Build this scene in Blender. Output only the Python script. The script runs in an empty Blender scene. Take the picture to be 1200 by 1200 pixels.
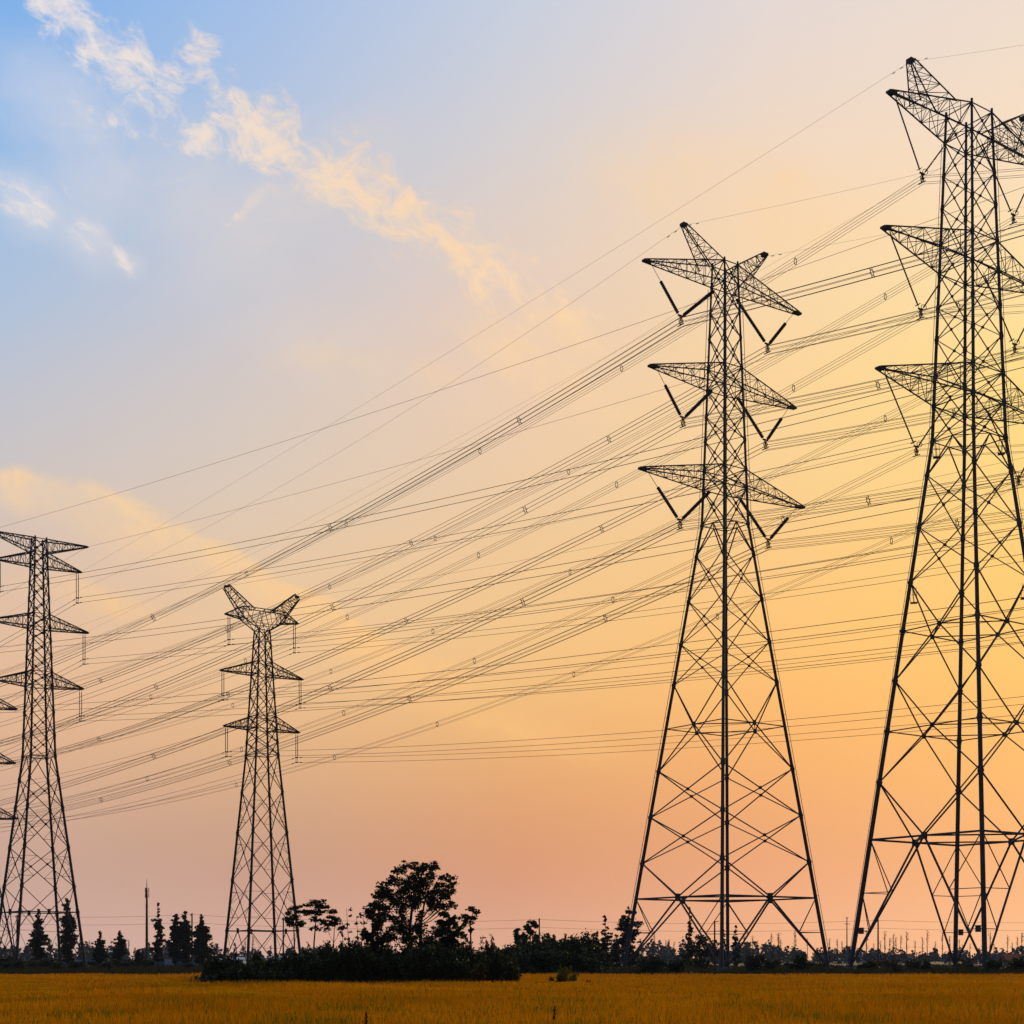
import bpy, math, random
import numpy as np
from mathutils import Vector
random.seed(7); rng = np.random.default_rng(7)
sc = bpy.context.scene; col = sc.collection
F, X0, Y0, H = 1779.0, 600.0, 1123.0, 1.73      # focal length and horizon of the photograph (1200 px wide), eye height

# ---------------------------------------------------------------- camera
cam = bpy.data.cameras.new('camera'); cam_o = bpy.data.objects.new('camera', cam); col.objects.link(cam_o)
cam.sensor_width = 36.0; cam.lens = F/1200*36; cam.shift_y = (Y0-600)/1200; cam.clip_start = 0.1; cam.clip_end = 9000
cam_o.location = (0, 0, H); cam_o.rotation_euler = (math.radians(90), 0, 0); sc.camera = cam_o
sc.view_settings.view_transform = 'Standard'; sc.view_settings.look = 'None'; sc.view_settings.exposure = 0.0; sc.view_settings.gamma = 1.0

# ---------------------------------------------------------------- world (dusk sky with thin clouds)
def lin(c):
    return tuple(((v/255)/12.92 if v/255 <= .04045 else ((v/255+.055)/1.055)**2.4) for v in c)
SUN_AZ, SUN_EL = math.radians(22), math.radians(11)
w = bpy.data.worlds.new('World'); sc.world = w; w.use_nodes = True
nt = w.node_tree; N = nt.nodes; LK = nt.links; N.clear()
def node(t, **k):
    n = N.new(t)
    for a, b in k.items(): setattr(n, a, b)
    return n
def mth(op, a, b=None, clamp=False):  # one math node
    n = node('ShaderNodeMath', operation=op); n.use_clamp = clamp
    for i, v in enumerate((a, b)):
        if v is None: continue
        if isinstance(v, (int, float)): n.inputs[i].default_value = v
        else: LK.new(v, n.inputs[i])
    return n.outputs[0]
def vmth(op, a, b=None):
    n = node('ShaderNodeVectorMath', operation=op)
    for i, v in enumerate((a, b)):
        if v is None: continue
        if isinstance(v, tuple): n.inputs[i].default_value = v
        else: LK.new(v, n.inputs[i])
    return n.outputs['Value'] if op == 'LENGTH' else n.outputs[0]
def mrange(v, a, b, c=0.0, d=1.0, smooth=True):
    n = node('ShaderNodeMapRange', interpolation_type='SMOOTHSTEP' if smooth else 'LINEAR')
    LK.new(v, n.inputs[0])
    for i, q in zip((1, 2, 3, 4), (a, b, c, d)): n.inputs[i].default_value = q
    return n.outputs[0]
def mixc(f, a, b):
    n = node('ShaderNodeMix', data_type='RGBA')
    for i, v in ((0, f), (6, a), (7, b)):
        if isinstance(v, (tuple, float, int)): n.inputs[i].default_value = v if not isinstance(v, tuple) else (*v[:3], 1)
        else: LK.new(v, n.inputs[i])
    return n.outputs[2]
tc = node('ShaderNodeTexCoord'); sep = node('ShaderNodeSeparateXYZ'); LK.new(tc.outputs['Generated'], sep.inputs[0])
dx, dy, dz = sep.outputs
ys = mth('MAXIMUM', dy, 0.2)
U = mth('ADD', mth('MULTIPLY', mth('DIVIDE', dx, ys), F/1200), .5)             # 0..1 across the field of view, and beyond
V = mth('SUBTRACT', Y0/1200, mth('MULTIPLY', mth('DIVIDE', dz, ys), F/1200))   # 0.936 at the horizon, falling with height
cu = node('ShaderNodeCombineXYZ'); LK.new(U, cu.inputs[0]); LK.new(V, cu.inputs[1]); UV = cu.outputs[0]
PV = [0, .17, .33, .5, .67, .83, .93]
GRID = [
 (0.0,  [(126,176,232),(156,188,226),(182,194,213),(212,194,184),(230,186,150),(209,169,149),(212,176,163)]),
 (0.25, [(163,190,229),(186,198,218),(206,199,200),(224,200,176),(236,191,143),(208,161,133),(218,172,155)]),
 (0.5,  [(198,206,221),(218,207,202),(232,203,181),(238,201,158),(243,190,125),(225,156,112),(224,168,142)]),
 (0.75, [(228,215,210),(242,214,185),(249,212,160),(250,204,138),(253,188,107),(242,166,112),(242,177,137)]),
 (1.0,  [(238,219,203),(250,221,184),(255,220,144),(255,208,120),(255,192,99),(252,178,110),(249,184,140)])]
cols = []
for u, cs in GRID:
    r = node('ShaderNodeValToRGB'); cr = r.color_ramp; cr.interpolation = 'B_SPLINE' if False else 'EASE'
    cr.interpolation = 'CARDINAL'
    while len(cr.elements) > 1: cr.elements.remove(cr.elements[0])
    for i, (p, c) in enumerate(zip(PV, cs)):
        e = cr.elements[0] if i == 0 else cr.elements.new(p)
        e.position = p; e.color = (*lin(c), 1)
    LK.new(V, r.inputs[0]); cols.append((u, r.outputs[0]))
sky = cols[0][1]
for (u0, _), (u1, c1) in zip(cols[:-1], cols[1:]):
    sky = mixc(mrange(U, u0, u1, smooth=False), sky, c1)
# thin clouds: noise inside soft elongated patches
def patches(lst):
    tot = None
    for (x, y, rx, ry, ang, st) in lst:
        v = vmth('SUBTRACT', UVd, (x/1200, y/1200, 0))
        r = node('ShaderNodeVectorRotate', rotation_type='Z_AXIS'); LK.new(v, r.inputs[0]); r.inputs['Angle'].default_value = -math.radians(ang)
        l = vmth('LENGTH', vmth('MULTIPLY', r.outputs[0], (1200/rx, 1200/ry, 0)))
        m = mth('MULTIPLY', mrange(l, 1.0, 0.0), st)
        tot = m if tot is None else mth('MAXIMUM', tot, m)
    return tot
def noise(scale, detail, rough, dist=0.0, vec=None, seed=0.0):
    n = node('ShaderNodeTexNoise', noise_dimensions='4D'); LK.new(vec or UV, n.inputs['Vector'])
    n.inputs['W'].default_value = seed
    n.inputs['Scale'].default_value = scale; n.inputs['Detail'].default_value = detail
    n.inputs['Roughness'].default_value = rough; n.inputs['Distortion'].default_value = dist
    return n
nd = noise(9, 3, .6, seed=2.0)
UVd = vmth('ADD', UV, vmth('MULTIPLY', vmth('SUBTRACT', nd.outputs['Color'], (.5, .5, .5)), (.05, .05, 0)))
st = node('ShaderNodeVectorRotate', rotation_type='Z_AXIS'); LK.new(UVd, st.inputs[0]); st.inputs['Angle'].default_value = -math.radians(38)
stv = vmth('MULTIPLY', st.outputs[0], (.75, 1.25, 1))
nf = noise(17, 10, .68, .9, vec=stv, seed=1.3).outputs[0]
ns = noise(6, 5, .5, .3, vec=stv, seed=4.1).outputs[0]
def along(pts):                       # height of a cloud band as a function of U, both in picture units
    r = node('ShaderNodeValToRGB'); cr = r.color_ramp; cr.interpolation = 'LINEAR'
    while len(cr.elements) > 1: cr.elements.remove(cr.elements[0])
    for i, (x, y) in enumerate(pts):
        e = cr.elements[0] if i == 0 else cr.elements.new(x/1200)
        e.position = x/1200; e.color = (y/1200,)*3+(1,)
    return r.outputs[0]
sd_ = node('ShaderNodeSeparateXYZ'); LK.new(UVd, sd_.inputs[0]); Ud, Vd = sd_.outputs[0], sd_.outputs[1]
LK.new(Ud, (bc := along([(0,-90),(60,-5),(100,40),(150,78),(195,112),(262,138),(300,152),(345,175),(400,210),(450,236),(500,262),(560,308),(620,340),(700,392),(800,440)])).node.inputs[0])
dd_ = mth('MULTIPLY', mth('SUBTRACT', Vd, bc), 1200)
band = mth('MULTIPLY', mrange(mth('ABSOLUTE', dd_), 92, 0), mth('MULTIPLY', mrange(Ud, .72, .40, .0, 1.0), mrange(Ud, .0, .05)))
gap = mth('SUBTRACT', 1.0, patches([(222,118,30,50,10,1.0)]), True)
band = mth('MULTIPLY', band, gap)
strand = patches([(232,62,44,85,-14,.72),(250,118,50,40,50,.8),(30,234,110,50,14,.62),(92,262,90,44,50,.60),(143,300,66,32,38,.52),(275,262,62,13,-38,.8),(90,130,140,60,30,.45),(120,30,90,80,30,.6),(165,110,90,50,30,.6),(340,200,150,50,30,.6),(240,170,90,40,20,.8),(470,300,130,60,20,.45),(150,140,110,70,10,.4)])
wisp = mth('MAXIMUM', band, strand)
nf2 = noise(46, 8, .66, .7, vec=stv, seed=7.7).outputs[0]
fil = mth('ADD', mth('MULTIPLY', mth('SUBTRACT', nf, .5), 2.2), mth('MULTIPLY', mth('SUBTRACT', nf2, .5), 2.2))
wm = mth('MULTIPLY', mrange(mth('ADD', fil, mth('MULTIPLY', wisp, .95)), .34, 1.25, smooth=True), mrange(wisp, .0, .30))
soft = patches([(30,235,130,60,20,.7),(100,270,90,52,45,.7),(145,300,50,34,30,.6),(80,130,200,95,30,.6),(230,230,220,120,40,.45),(330,240,240,90,-35,.5),
                (300,240,90,20,-48,.8),(450,420,280,90,15,.40),(600,420,200,80,10,.35),(130,200,160,110,10,.5)])
sm = mth('MULTIPLY', soft, mrange(mth('ADD', mth('MULTIPLY', ns, .6), mth('MULTIPLY', nf, .4)), .34, .56, .15, 1.0))
gold = patches([(130,700,110,30,22,.9),(80,690,90,20,10,.6),(520,790,130,34,25,.8),(620,855,190,36,14,.75),(920,210,80,34,15,.5),(850,225,260,90,15,.45),(620,420,190,60,30,.45),(400,420,120,26,-3,.25),(510,430,60,26,10,.5),(660,390,110,50,30,.5)])
LK.new(Ud, (gc := along([(0,545),(60,556),(120,574),(180,602),(240,626),(290,652),(350,690),(410,722),(480,770),(560,806),(700,850)])).node.inputs[0])
dg = mth('ADD', mth('MULTIPLY', mth('SUBTRACT', Vd, gc), 1200), mth('MULTIPLY', mth('SUBTRACT', nf, .5), 30))
streak = mth('MULTIPLY', mth('MULTIPLY', mrange(Ud, -.05, .06, .45, 1.0), mth('MULTIPLY', mrange(dg, -6, 12), mrange(dg, 85, 8))), mrange(Ud, .55, .34))
gold = mth('MAXIMUM', gold, streak)
gm = mth('MULTIPLY', gold, mrange(mth('ADD', mth('MULTIPLY', ns, .45), mth('MULTIPLY', nf, .55)), .38, .58, .30, 1.0))
warm = mixc(mrange(U, .05, .45), lin((241,228,220)), lin((252,216,174)))
sky = mixc(mth('MULTIPLY', sm, .85, True), sky, mixc(mrange(U, .0, .45), lin((222,220,226)), lin((240,212,182))))
sky = mixc(mth('MULTIPLY', wm, .88), sky, warm)
sky = mixc(mth('MULTIPLY', gm, 1.15, True), sky, mixc(mrange(V, .45, .72), lin((252,212,160)), lin((255,196,122))))
grain = noise(260, 2, .5, seed=3).outputs[0]
sky = vmth('MULTIPLY', sky, (1.0, 1.0, 1.0))
# the far side of the sky, away from the sunset, is dim
fr = mrange(dy, -.25, .62)
back = lin((62, 74, 96))
sky = mixc(fr, tuple(v*1.0 for v in back), sky)
# below the horizon
sky = mixc(mrange(dz, -.02, -.12), sky, lin((60, 50, 38)))
nish = node('ShaderNodeTexSky', sky_type='NISHITA'); nish.sun_disc = False; nish.sun_elevation = SUN_EL; nish.sun_rotation = SUN_AZ
bg1 = node('ShaderNodeBackground'); LK.new(sky, bg1.inputs[0]); bg1.inputs[1].default_value = 1.02
bg2 = node('ShaderNodeBackground'); LK.new(nish.outputs[0], bg2.inputs[0]); bg2.inputs[1].default_value = 0.002
ad = node('ShaderNodeAddShader'); LK.new(bg1.outputs[0], ad.inputs[0]); LK.new(bg2.outputs[0], ad.inputs[1])
wo = node('ShaderNodeOutputWorld'); LK.new(ad.outputs[0], wo.inputs[0])

# ---------------------------------------------------------------- sun
sl = bpy.data.lights.new('sun', 'SUN'); sl.energy = 1.6; sl.angle = math.radians(3); sl.color = (1.0, .72, .42)
so = bpy.data.objects.new('sun', sl); col.objects.link(so)
d = Vector((math.sin(SUN_AZ)*math.cos(SUN_EL), math.cos(SUN_AZ)*math.cos(SUN_EL), math.sin(SUN_EL)))
so.rotation_euler = d.to_track_quat('Z', 'Y').to_euler(); so.location = (60, 100, 150)

# ---------------------------------------------------------------- materials
def mat(name, c1, c2=None, scale=2.0, rough=.7, metal=0.0, bump=0.0, detail=4, trans=0.0, spec=.3, stretch=(1, 1, 1), lo=.35, hi=.65):
    m = bpy.data.materials.new(name); m.use_nodes = True; t = m.node_tree; b = t.nodes['Principled BSDF']
    b.inputs['Roughness'].default_value = rough; b.inputs['Metallic'].default_value = metal
    b.inputs['Specular IOR Level'].default_value = spec
    tcn = t.nodes.new('ShaderNodeTexCoord'); mp = t.nodes.new('ShaderNodeMapping'); mp.inputs['Scale'].default_value = stretch
    g = t.nodes.new('ShaderNodeNewGeometry')
    t.links.new(g.outputs['Position'], mp.inputs[0])
    nz = t.nodes.new('ShaderNodeTexNoise'); nz.inputs['Scale'].default_value = scale; nz.inputs['Detail'].default_value = detail
    t.links.new(mp.outputs[0], nz.inputs['Vector'])
    r = t.nodes.new('ShaderNodeValToRGB'); r.color_ramp.elements[0].position = lo; r.color_ramp.elements[1].position = hi
    r.color_ramp.elements[0].color = (*c1, 1); r.color_ramp.elements[1].color = (*(c2 or c1), 1)
    t.links.new(nz.outputs[0], r.inputs[0]); t.links.new(r.outputs[0], b.inputs['Base Color'])
    if bump:
        bp = t.nodes.new('ShaderNodeBump'); bp.inputs['Strength'].default_value = bump; bp.inputs['Distance'].default_value = .05
        t.links.new(nz.outputs[0], bp.inputs['Height']); t.links.new(bp.outputs[0], b.inputs['Normal'])
    if trans:
        tr = t.nodes.new('ShaderNodeBsdfTranslucent'); t.links.new(r.outputs[0], tr.inputs[0])
        mx = t.nodes.new('ShaderNodeMixShader'); mx.inputs[0].default_value = trans
        t.links.new(b.outputs[0], mx.inputs[1]); t.links.new(tr.outputs[0], mx.inputs[2])
        t.links.new(mx.outputs[0], t.nodes['Material Output'].inputs[0])
    return m
M = dict(
 steel=mat('weathered_steel', (.06,.07,.08), (.09,.105,.12), .6, .75, .0, spec=.2),
 steel_light=mat('galvanised_steel', (.13,.17,.21), (.20,.25,.30), .8, .6, .0),
 steel_far=mat('steel_lattice', (.04,.043,.048), (.06,.063,.068), .6, .7, .0, spec=.2),
 wire=mat('aluminium_wire', (.34,.27,.20), (.42,.33,.24), .2, .8, .0, spec=.1),
 spacer=mat('spacer_metal', (.05,.045,.04), None, .5, .6),
 insul=mat('brown_porcelain', (.035,.022,.016), (.05,.03,.02), 3, .35),
 concrete=mat('concrete', (.12,.12,.12), (.20,.20,.20), 2, .9, bump=.2),
 bark=mat('bark', (.05,.038,.028), (.08,.06,.045), 6, .9, bump=.4),
 leaf_dark=mat('dark_leaves', (.018,.034,.012), (.045,.07,.022), .9, .6, trans=.12, spec=.12),
 leaf_conifer=mat('conifer_needles', (.012,.026,.016), (.026,.045,.026), .9, .65, trans=.08, spec=.1),
 leaf_warm=mat('warm_leaves', (.035,.04,.012), (.075,.075,.02), .8, .6, trans=.3, spec=.12),
 leaf_yellow=mat('yellow_green_leaves', (.09,.10,.012), (.19,.19,.03), 1.5, .6, trans=.35, spec=.12),  # lighter yellow-green foliage of the field-edge bushes
 leaf_hazed=mat('haze_tinted_leaves', (.06,.085,.09), (.09,.12,.125), .06, .8, spec=.1),  # blue-grey fade of distant air painted into the leaf colour
 verge=mat('verge_grass', (.045,.048,.018), (.10,.085,.03), .7, .9, bump=.5, trans=.1),
 ground=mat('earth', (.03,.028,.012), (.05,.042,.018), .05, .95, bump=.3),
 rice=mat('ripe_rice', (.46,.18,.001), (.74,.33,.004), .35, .9, trans=.4, spec=.0, stretch=(.35,1,1)),
 rice_sheet=mat('ripe_rice_canopy', (.38,.145,.0005), (.60,.25,.002), .5, 1.0, bump=.4, spec=.0, stretch=(.25,1,1)),
 rice_green=mat('green_rice_stems', (.12,.14,.004), (.22,.20,.008), .6, .9, trans=.35, spec=.0),
 weed=mat('weed_stem', (.04,.02,.012), (.09,.04,.02), 9, .8),
 blue_wall=mat('blue_sheet', (.05,.22,.42), (.10,.34,.55), .35, .5),
 white_wall=mat('white_wall', (.62,.66,.68), (.76,.78,.80), .4, .7),
 red_roof=mat('red_tile', (.22,.07,.04), (.32,.11,.06), 3, .85, bump=.3),
 house_wall=mat('plaster', (.16,.13,.10), (.24,.20,.15), 1.2, .9),
 glass=mat('window_glass', (.03,.04,.05), None, 1, .15, spec=.5),
 wood=mat('old_pole_wood', (.045,.035,.03), (.08,.065,.05), 3, .85),
)

# ---------------------------------------------------------------- helpers
def tag(o, label=None, cat=None, group=None, kind=None):
    if label: o['label'] = label
    if cat: o['category'] = cat
    if group: o['group'] = group
    if kind: o['kind'] = kind
    return o
def empty(name, loc=(0, 0, 0), rz=0.0):
    o = bpy.data.objects.new(name, None); col.objects.link(o); o.location = loc; o.rotation_euler = (0, 0, rz); o.empty_display_size = 1
    return o
class MB:
    def __init__(s): s.v = []; s.f = []
    def bar(s, p, q, r, n=4, r2=None, caps=True):
        p = Vector(p); q = Vector(q); a = q-p
        if a.length < 1e-6: return
        a.normalize(); t = Vector((0, 0, 1)) if abs(a.z) < .95 else Vector((1, 0, 0))
        u = a.cross(t).normalized(); w_ = a.cross(u); b = len(s.v); r2 = r if r2 is None else r2
        for c, rr in ((p, r), (q, r2)):
            for i in range(n):
                an = 2*math.pi*(i+.5)/n; s.v.append(c+u*math.cos(an)*rr+w_*math.sin(an)*rr)
        for i in range(n): j = (i+1) % n; s.f.append((b+i, b+j, b+n+j, b+n+i))
        if caps: s.f.append(tuple(b+i for i in reversed(range(n)))); s.f.append(tuple(b+n+i for i in range(n)))
    def tube(s, pts, rad, n=6):
        m = len(pts); b = len(s.v)
        for k, p in enumerate(pts):
            p = Vector(p); a = (Vector(pts[min(k+1, m-1)])-Vector(pts[max(k-1, 0)])).normalized()
            t = Vector((0, 0, 1)) if abs(a.z) < .95 else Vector((1, 0, 0))
            u = a.cross(t).normalized(); w_ = a.cross(u); rr = rad[k] if hasattr(rad, '__len__') else rad
            for i in range(n):
                an = 2*math.pi*(i+.5)/n; s.v.append(p+u*math.cos(an)*rr+w_*math.sin(an)*rr)
        for k in range(m-1):
            for i in range(n):
                j = (i+1) % n; s.f.append((b+k*n+i, b+k*n+j, b+(k+1)*n+j, b+(k+1)*n+i))
        s.f.append(tuple(b+i for i in reversed(range(n)))); s.f.append(tuple(b+(m-1)*n+i for i in range(n)))
    def box(s, c, sz, rz=0.0):
        b = len(s.v); cs, sn = math.cos(rz), math.sin(rz)
        for z in (-1, 1):
            for x, y in ((-1, -1), (1, -1), (1, 1), (-1, 1)):
                X, Y = x*sz[0]/2, y*sz[1]/2
                s.v.append(Vector((c[0]+X*cs-Y*sn, c[1]+X*sn+Y*cs, c[2]+z*sz[2]/2)))
        for f in ((3, 2, 1, 0), (4, 5, 6, 7), (0, 1, 5, 4), (1, 2, 6, 5), (2, 3, 7, 6), (3, 0, 4, 7)): s.f.append(tuple(b+i for i in f))
    def ring(s, c, ax1, ax2, r1, r2, rad, n=16, m=4):
        pts = [Vector(c)+Vector(ax1)*r1*math.cos(2*math.pi*i/n)+Vector(ax2)*r2*math.sin(2*math.pi*i/n) for i in range(n)]
        for i in range(n): s.bar(pts[i], pts[(i+1) % n], rad, m, caps=False)
    def build(s, name, m, parent=None, smooth=False):
        me = bpy.data.meshes.new(name); me.from_pydata([tuple(v) for v in s.v], [], s.f); me.materials.append(m)
        if smooth: me.polygons.foreach_set('use_smooth', [True]*len(me.polygons))
        o = bpy.data.objects.new(name, me); col.objects.link(o)
        if parent: o.parent = parent
        return o
def quads_mesh(name, V_, m, parent=None, mats=None, mi=None):
    """V_: (n,4,3) array of quads"""
    n = len(V_); me = bpy.data.meshes.new(name)
    me.vertices.add(n*4); me.vertices.foreach_set('co', np.asarray(V_, dtype=np.float32).ravel())
    me.loops.add(n*4); me.loops.foreach_set('vertex_index', np.arange(n*4, dtype=np.int32))
    me.polygons.add(n); me.polygons.foreach_set('loop_start', np.arange(0, n*4, 4, dtype=np.int32))
    for q in (mats or [m]): me.materials.append(q)
    if mi is not None: me.polygons.foreach_set('material_index', np.asarray(mi, dtype=np.int32))
    me.update(calc_edges=True)
    o = bpy.data.objects.new(name, me); col.objects.link(o)
    if parent: o.parent = parent
    return o
def wx(px, Y): return (px-X0)/F*Y
def wz(py, Y): return (Y0-py)/F*Y+H

# ---------------------------------------------------------------- ground
g = MB(); 
S = 1500; g.v = [Vector((-S, -300, 0)), Vector((S, -300, 0)), Vector((S, S, 0)), Vector((-S, S, 0))]; g.f = [(0, 1, 2, 3)]
tag(g.build('ground', M['ground']), kind='structure')
# rice canopy: an undulating sheet on its own low edge, plus blades and ears
HAZE = 0.0001
FE = 118.0       # far edge of the paddy
nx, ny = 150, 190
ysr = 8*(FE/8)**(np.linspace(0, 1, ny)); me_v = []; me_f = []
for j, yy in enumerate(ysr):
    for i in range(nx):
        xx = (i/(nx-1)*2-1)*(12+yy*.75)
        z = .46+.05*math.sin(xx*.9+yy*.31)+.035*math.sin(xx*2.3-yy*.8)+random.uniform(-.05, .05)
        if j == ny-1: z = -.05
        me_v.append((xx, yy, z))
for j in range(ny-1):
    for i in range(nx-1):
        a = j*nx+i; me_f.append((a, a+1, a+nx+1, a+nx))
g = MB(); g.v = [Vector(v) for v in me_v]; g.f = me_f
tag(g.build('rice_field', M['rice_sheet']), kind='structure')
def blades(n, y0, y1, hmin, hmax, width, p, lean=.10, zb=.30, spread=.40):
    uu = rng.random(n); yy = (y0**p+uu*(y1**p-y0**p))**(1/p); xx = (rng.random(n)*2-1)*(yy*spread+1.2)
    hh = rng.uniform(hmin, hmax, n)*(1+.10*np.sin(xx*.7+yy*.21)+.06*np.sin(xx*.23-yy*.6)); ww = width*rng.uniform(.6, 1.5, n)
    an = rng.uniform(0, math.pi, n); ln = rng.normal(0, lean, (n, 2))
    b = np.stack([xx, yy, np.full(n, zb)], 1); t = b.copy(); t[:, 2] = zb+hh; t[:, 0] += ln[:, 0]; t[:, 1] += ln[:, 1]
    sx = np.stack([np.cos(an)*ww, np.sin(an)*ww*.6, np.zeros(n)], 1)
    return np.stack([b-sx, b+sx, t+sx*.35, t-sx*.35], 1)
q1 = blades(130000, 16, 46, .22, .42, .010, 1.0)
q2 = blades(90000, 40, FE-1, .20, .34, .022, 1.2)
mi = (rng.random(len(q1)) < .16).astype(int)
xy = q1[:, 0, :2]; mi = np.where((np.sin(xy[:, 0]*1.3)+np.sin(xy[:, 1]*.8+xy[:, 0]*.5) > 1.1) & (rng.random(len(q1)) < .5), 1, mi)
allq = np.concatenate([q1, q2]); mi = np.concatenate([mi, (rng.random(len(q2)) < .06).astype(int)])
tag(quads_mesh('rice_plants', allq, None, mats=[M['rice'], M['rice_green']], mi=mi), 'ripe golden rice plants covering the paddy in the foreground', 'rice', kind='stuff')
# verge: rough dark grass between paddy and towers
vn = 60000; yv = rng.uniform(FE-1, 330, vn); xv = rng.uniform(-.42, .42, vn)*yv
hv = rng.uniform(.15, .6, vn)*(1+.8*(np.sin(xv*.11+yv*.05)*np.sin(xv*.37)))
hv = np.clip(hv*.7, .08, .7); wv = rng.uniform(.05, .16, vn); an = rng.uniform(-.6, .6, vn); ln = rng.normal(0, .12, vn)
b = np.stack([xv, yv, np.full(vn, 0.0)], 1); t = b.copy(); t[:, 2] = hv; t[:, 0] += ln
sx = np.stack([np.cos(an)*wv, np.sin(an)*wv, np.zeros(vn)], 1)
tag(quads_mesh('verge_grass', np.stack([b-sx, b+sx, t+sx*.4, t-sx*.4], 1), M['verge']), 'rough dark grass strip beyond the far edge of the rice field', 'grass', kind='stuff')

# ---------------------------------------------------------------- lattice towers
def lerp(a, b, t): return a+(b-a)*t
class Tower:
    def __init__(s, name, X, Y, th, prof, label, cat='electricity pylon', group=None, mat_='steel', rleg=.25, rb=.09):
        s.root = empty(name, (X, Y, 0), th); tag(s.root, label, cat, group)
        s.prof = prof; s.X, s.Y, s.th = X, Y, th; s.m = M[mat_]; s.rleg = rleg; s.rb = rb
        s.faces = [MB() for _ in range(4)]; s.diaph = MB()
    def hw(s, z):
        for (z0, w0), (z1, w1) in zip(s.prof[:-1], s.prof[1:]):
            if z0 <= z <= z1: return lerp(w0, w1, (z-z0)/(z1-z0))
        return s.prof[-1][1] if z > s.prof[-1][0] else s.prof[0][1]
    C = ((-1, -1), (1, -1), (1, 1), (-1, 1))
    def c(s, i, z):
        w_ = s.hw(z); i %= 4; return Vector((s.C[i][0]*w_, s.C[i][1]*w_, z))
    def fm(s, i, z): return (s.c(i, z)+s.c(i+1, z))/2
    def legs(s, nodes, top, light=0.0):
        for i in range(4):
            m = MB(); zs = sorted(set([0.0]+[p[0] for p in s.prof]+[top]))
            zs = [z for z in zs if z <= top]
            for z0, z1 in zip(zs[:-1], zs[1:]):
                k0, k1 = 1-.5*z0/top, 1-.5*z1/top
                m.bar(s.c(i, z0), s.c(i, z1), s.rleg*k0, 10, s.rleg*k1)
            for z in nodes:                                     # flanges at the joints
                k = 1-.5*z/top; p = s.c(i, z); a = (s.c(i, z+.5)-p).normalized()
                m.bar(p-a*.16, p+a*.16, s.rleg*k*1.45, 10)
                m.bar(p-a*.5, p+a*.5, s.rleg*k*1.18, 8)
            o = m.build('leg', s.m, s.root, smooth=False)
            f = MB(); f.bar(s.c(i, -.3), s.c(i, 0)+Vector((0, 0, .55)), s.rleg*2.6, 12, s.rleg*2.2)
            f.build('footing', M['concrete'], o)
    def XX(s, z0, z1, r=None, plate=True, horiz=False):
        r = r or s.rb
        for i in range(4):
            m = s.faces[i]; a0, b0, a1, b1 = s.c(i, z0), s.c(i+1, z0), s.c(i, z1), s.c(i+1, z1)
            n = Vector(((s.C[i][0]+s.C[(i+1) % 4][0])/2, (s.C[i][1]+s.C[(i+1) % 4][1])/2, 0))*r*.55
            m.bar(a0+n, b1+n, r); m.bar(b0-n, a1-n, r)
            if plate:
                w0, w1 = (b0-a0).length, (b1-a1).length; t = w0/(w0+w1); m.bar(lerp(a0, b1, t)-n*2.5, lerp(a0, b1, t)+n*2.5, r*2.6, 8)
            if horiz: m.bar(a1, b1, r)
    def XM(s, z0, z1, zm, r=None):
        r = r or s.rb
        for i in range(4):                                      # big X whose crossing carries the diaphragm
            m = s.faces[i]; cmid = s.fm(i, zm)
            for p in (s.c(i, z0), s.c(i+1, z0), s.c(i, z1), s.c(i+1, z1)): m.bar(p, cmid, r)
            m.bar(cmid-Vector((0, 0, .3)), cmid+Vector((0, 0, .3)), r*3, 8)
            s.diaph.bar(s.c(i, zm), s.c(i+1, zm), r*.95); s.diaph.bar(cmid, s.fm(i+1, zm), r*.95)
        s.flush()
    def IV(s, z0, z1, r=None):
        r = r or s.rb
        for i in range(4):
            m = s.faces[i]; mid = s.fm(i, z1)
            m.bar(mid, s.c(i, z0), r); m.bar(mid, s.c(i+1, z0), r); s.diaph.bar(s.c(i, z1), s.c(i+1, z1), r*.8); s.diaph.bar(mid, s.fm(i+1, z1), r*.6)
        s.flush()
    def BASE(s, z1, zm, subs=(.5,), r=None):
        r = r or s.rb
        for i in range(4):
            m = s.faces[i]; mid = s.fm(i, zm); dn = Vector((0, 0, -.12))
            m.bar(mid-Vector((0, 0, .45)), mid+Vector((0, 0, .45)), r*3.6, 8)
            for k in (i, i+1):
                m.bar(s.c(k, z1), mid, r); foot = s.c(k, .6); m.bar(mid, foot, r*1.25)
                s.diaph.bar(s.c(k, zm), mid, r*1.5)
                prev = s.c(k, zm)
                for t in subs:
                    pd = lerp(mid, foot, t); pl = s.c(k, pd.z); m.bar(pl, pd, r*.6); m.bar(prev, pd, r*.6); prev = pl
            s.diaph.bar(mid, s.fm(i+1, zm), r*1.15)
        s.flush()
    def flush(s):
        s.diaph.build('diaphragm', s.m, s.root); s.diaph = MB()
    def arm(s, side, zb, zt, tip, n=6, r=None, tipw=.25, name='cross_arm', root_b=None, root_t=None, box=.5, zt2=None):
        """tapered box truss from the body corners to a tip (d, z)"""
        r = r or s.rb*.75; m = MB(); d, z = tip[0]*side, tip[1]
        wb, wt = s.hw(zb), s.hw(zt)
        rb_ = root_b or (wb, wb, zb); rt_ = root_t or (wt, wt, zt)
        B = [Vector((side*rb_[0], e*rb_[1], rb_[2])) for e in (-1, 1)]; T = [Vector((side*rt_[0], e*rt_[1], rt_[2])) for e in (-1, 1)]
        E = [Vector((d, e*tipw, z)) for e in (-1, 1)]; G = [Vector((d, e*tipw, z+box*.5)) for e in (-1, 1)]
        for k in (0, 1):
            m.bar(B[k], E[k], r*1.35, 6); m.bar(T[k], G[k], r*1.35, 6)
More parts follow.
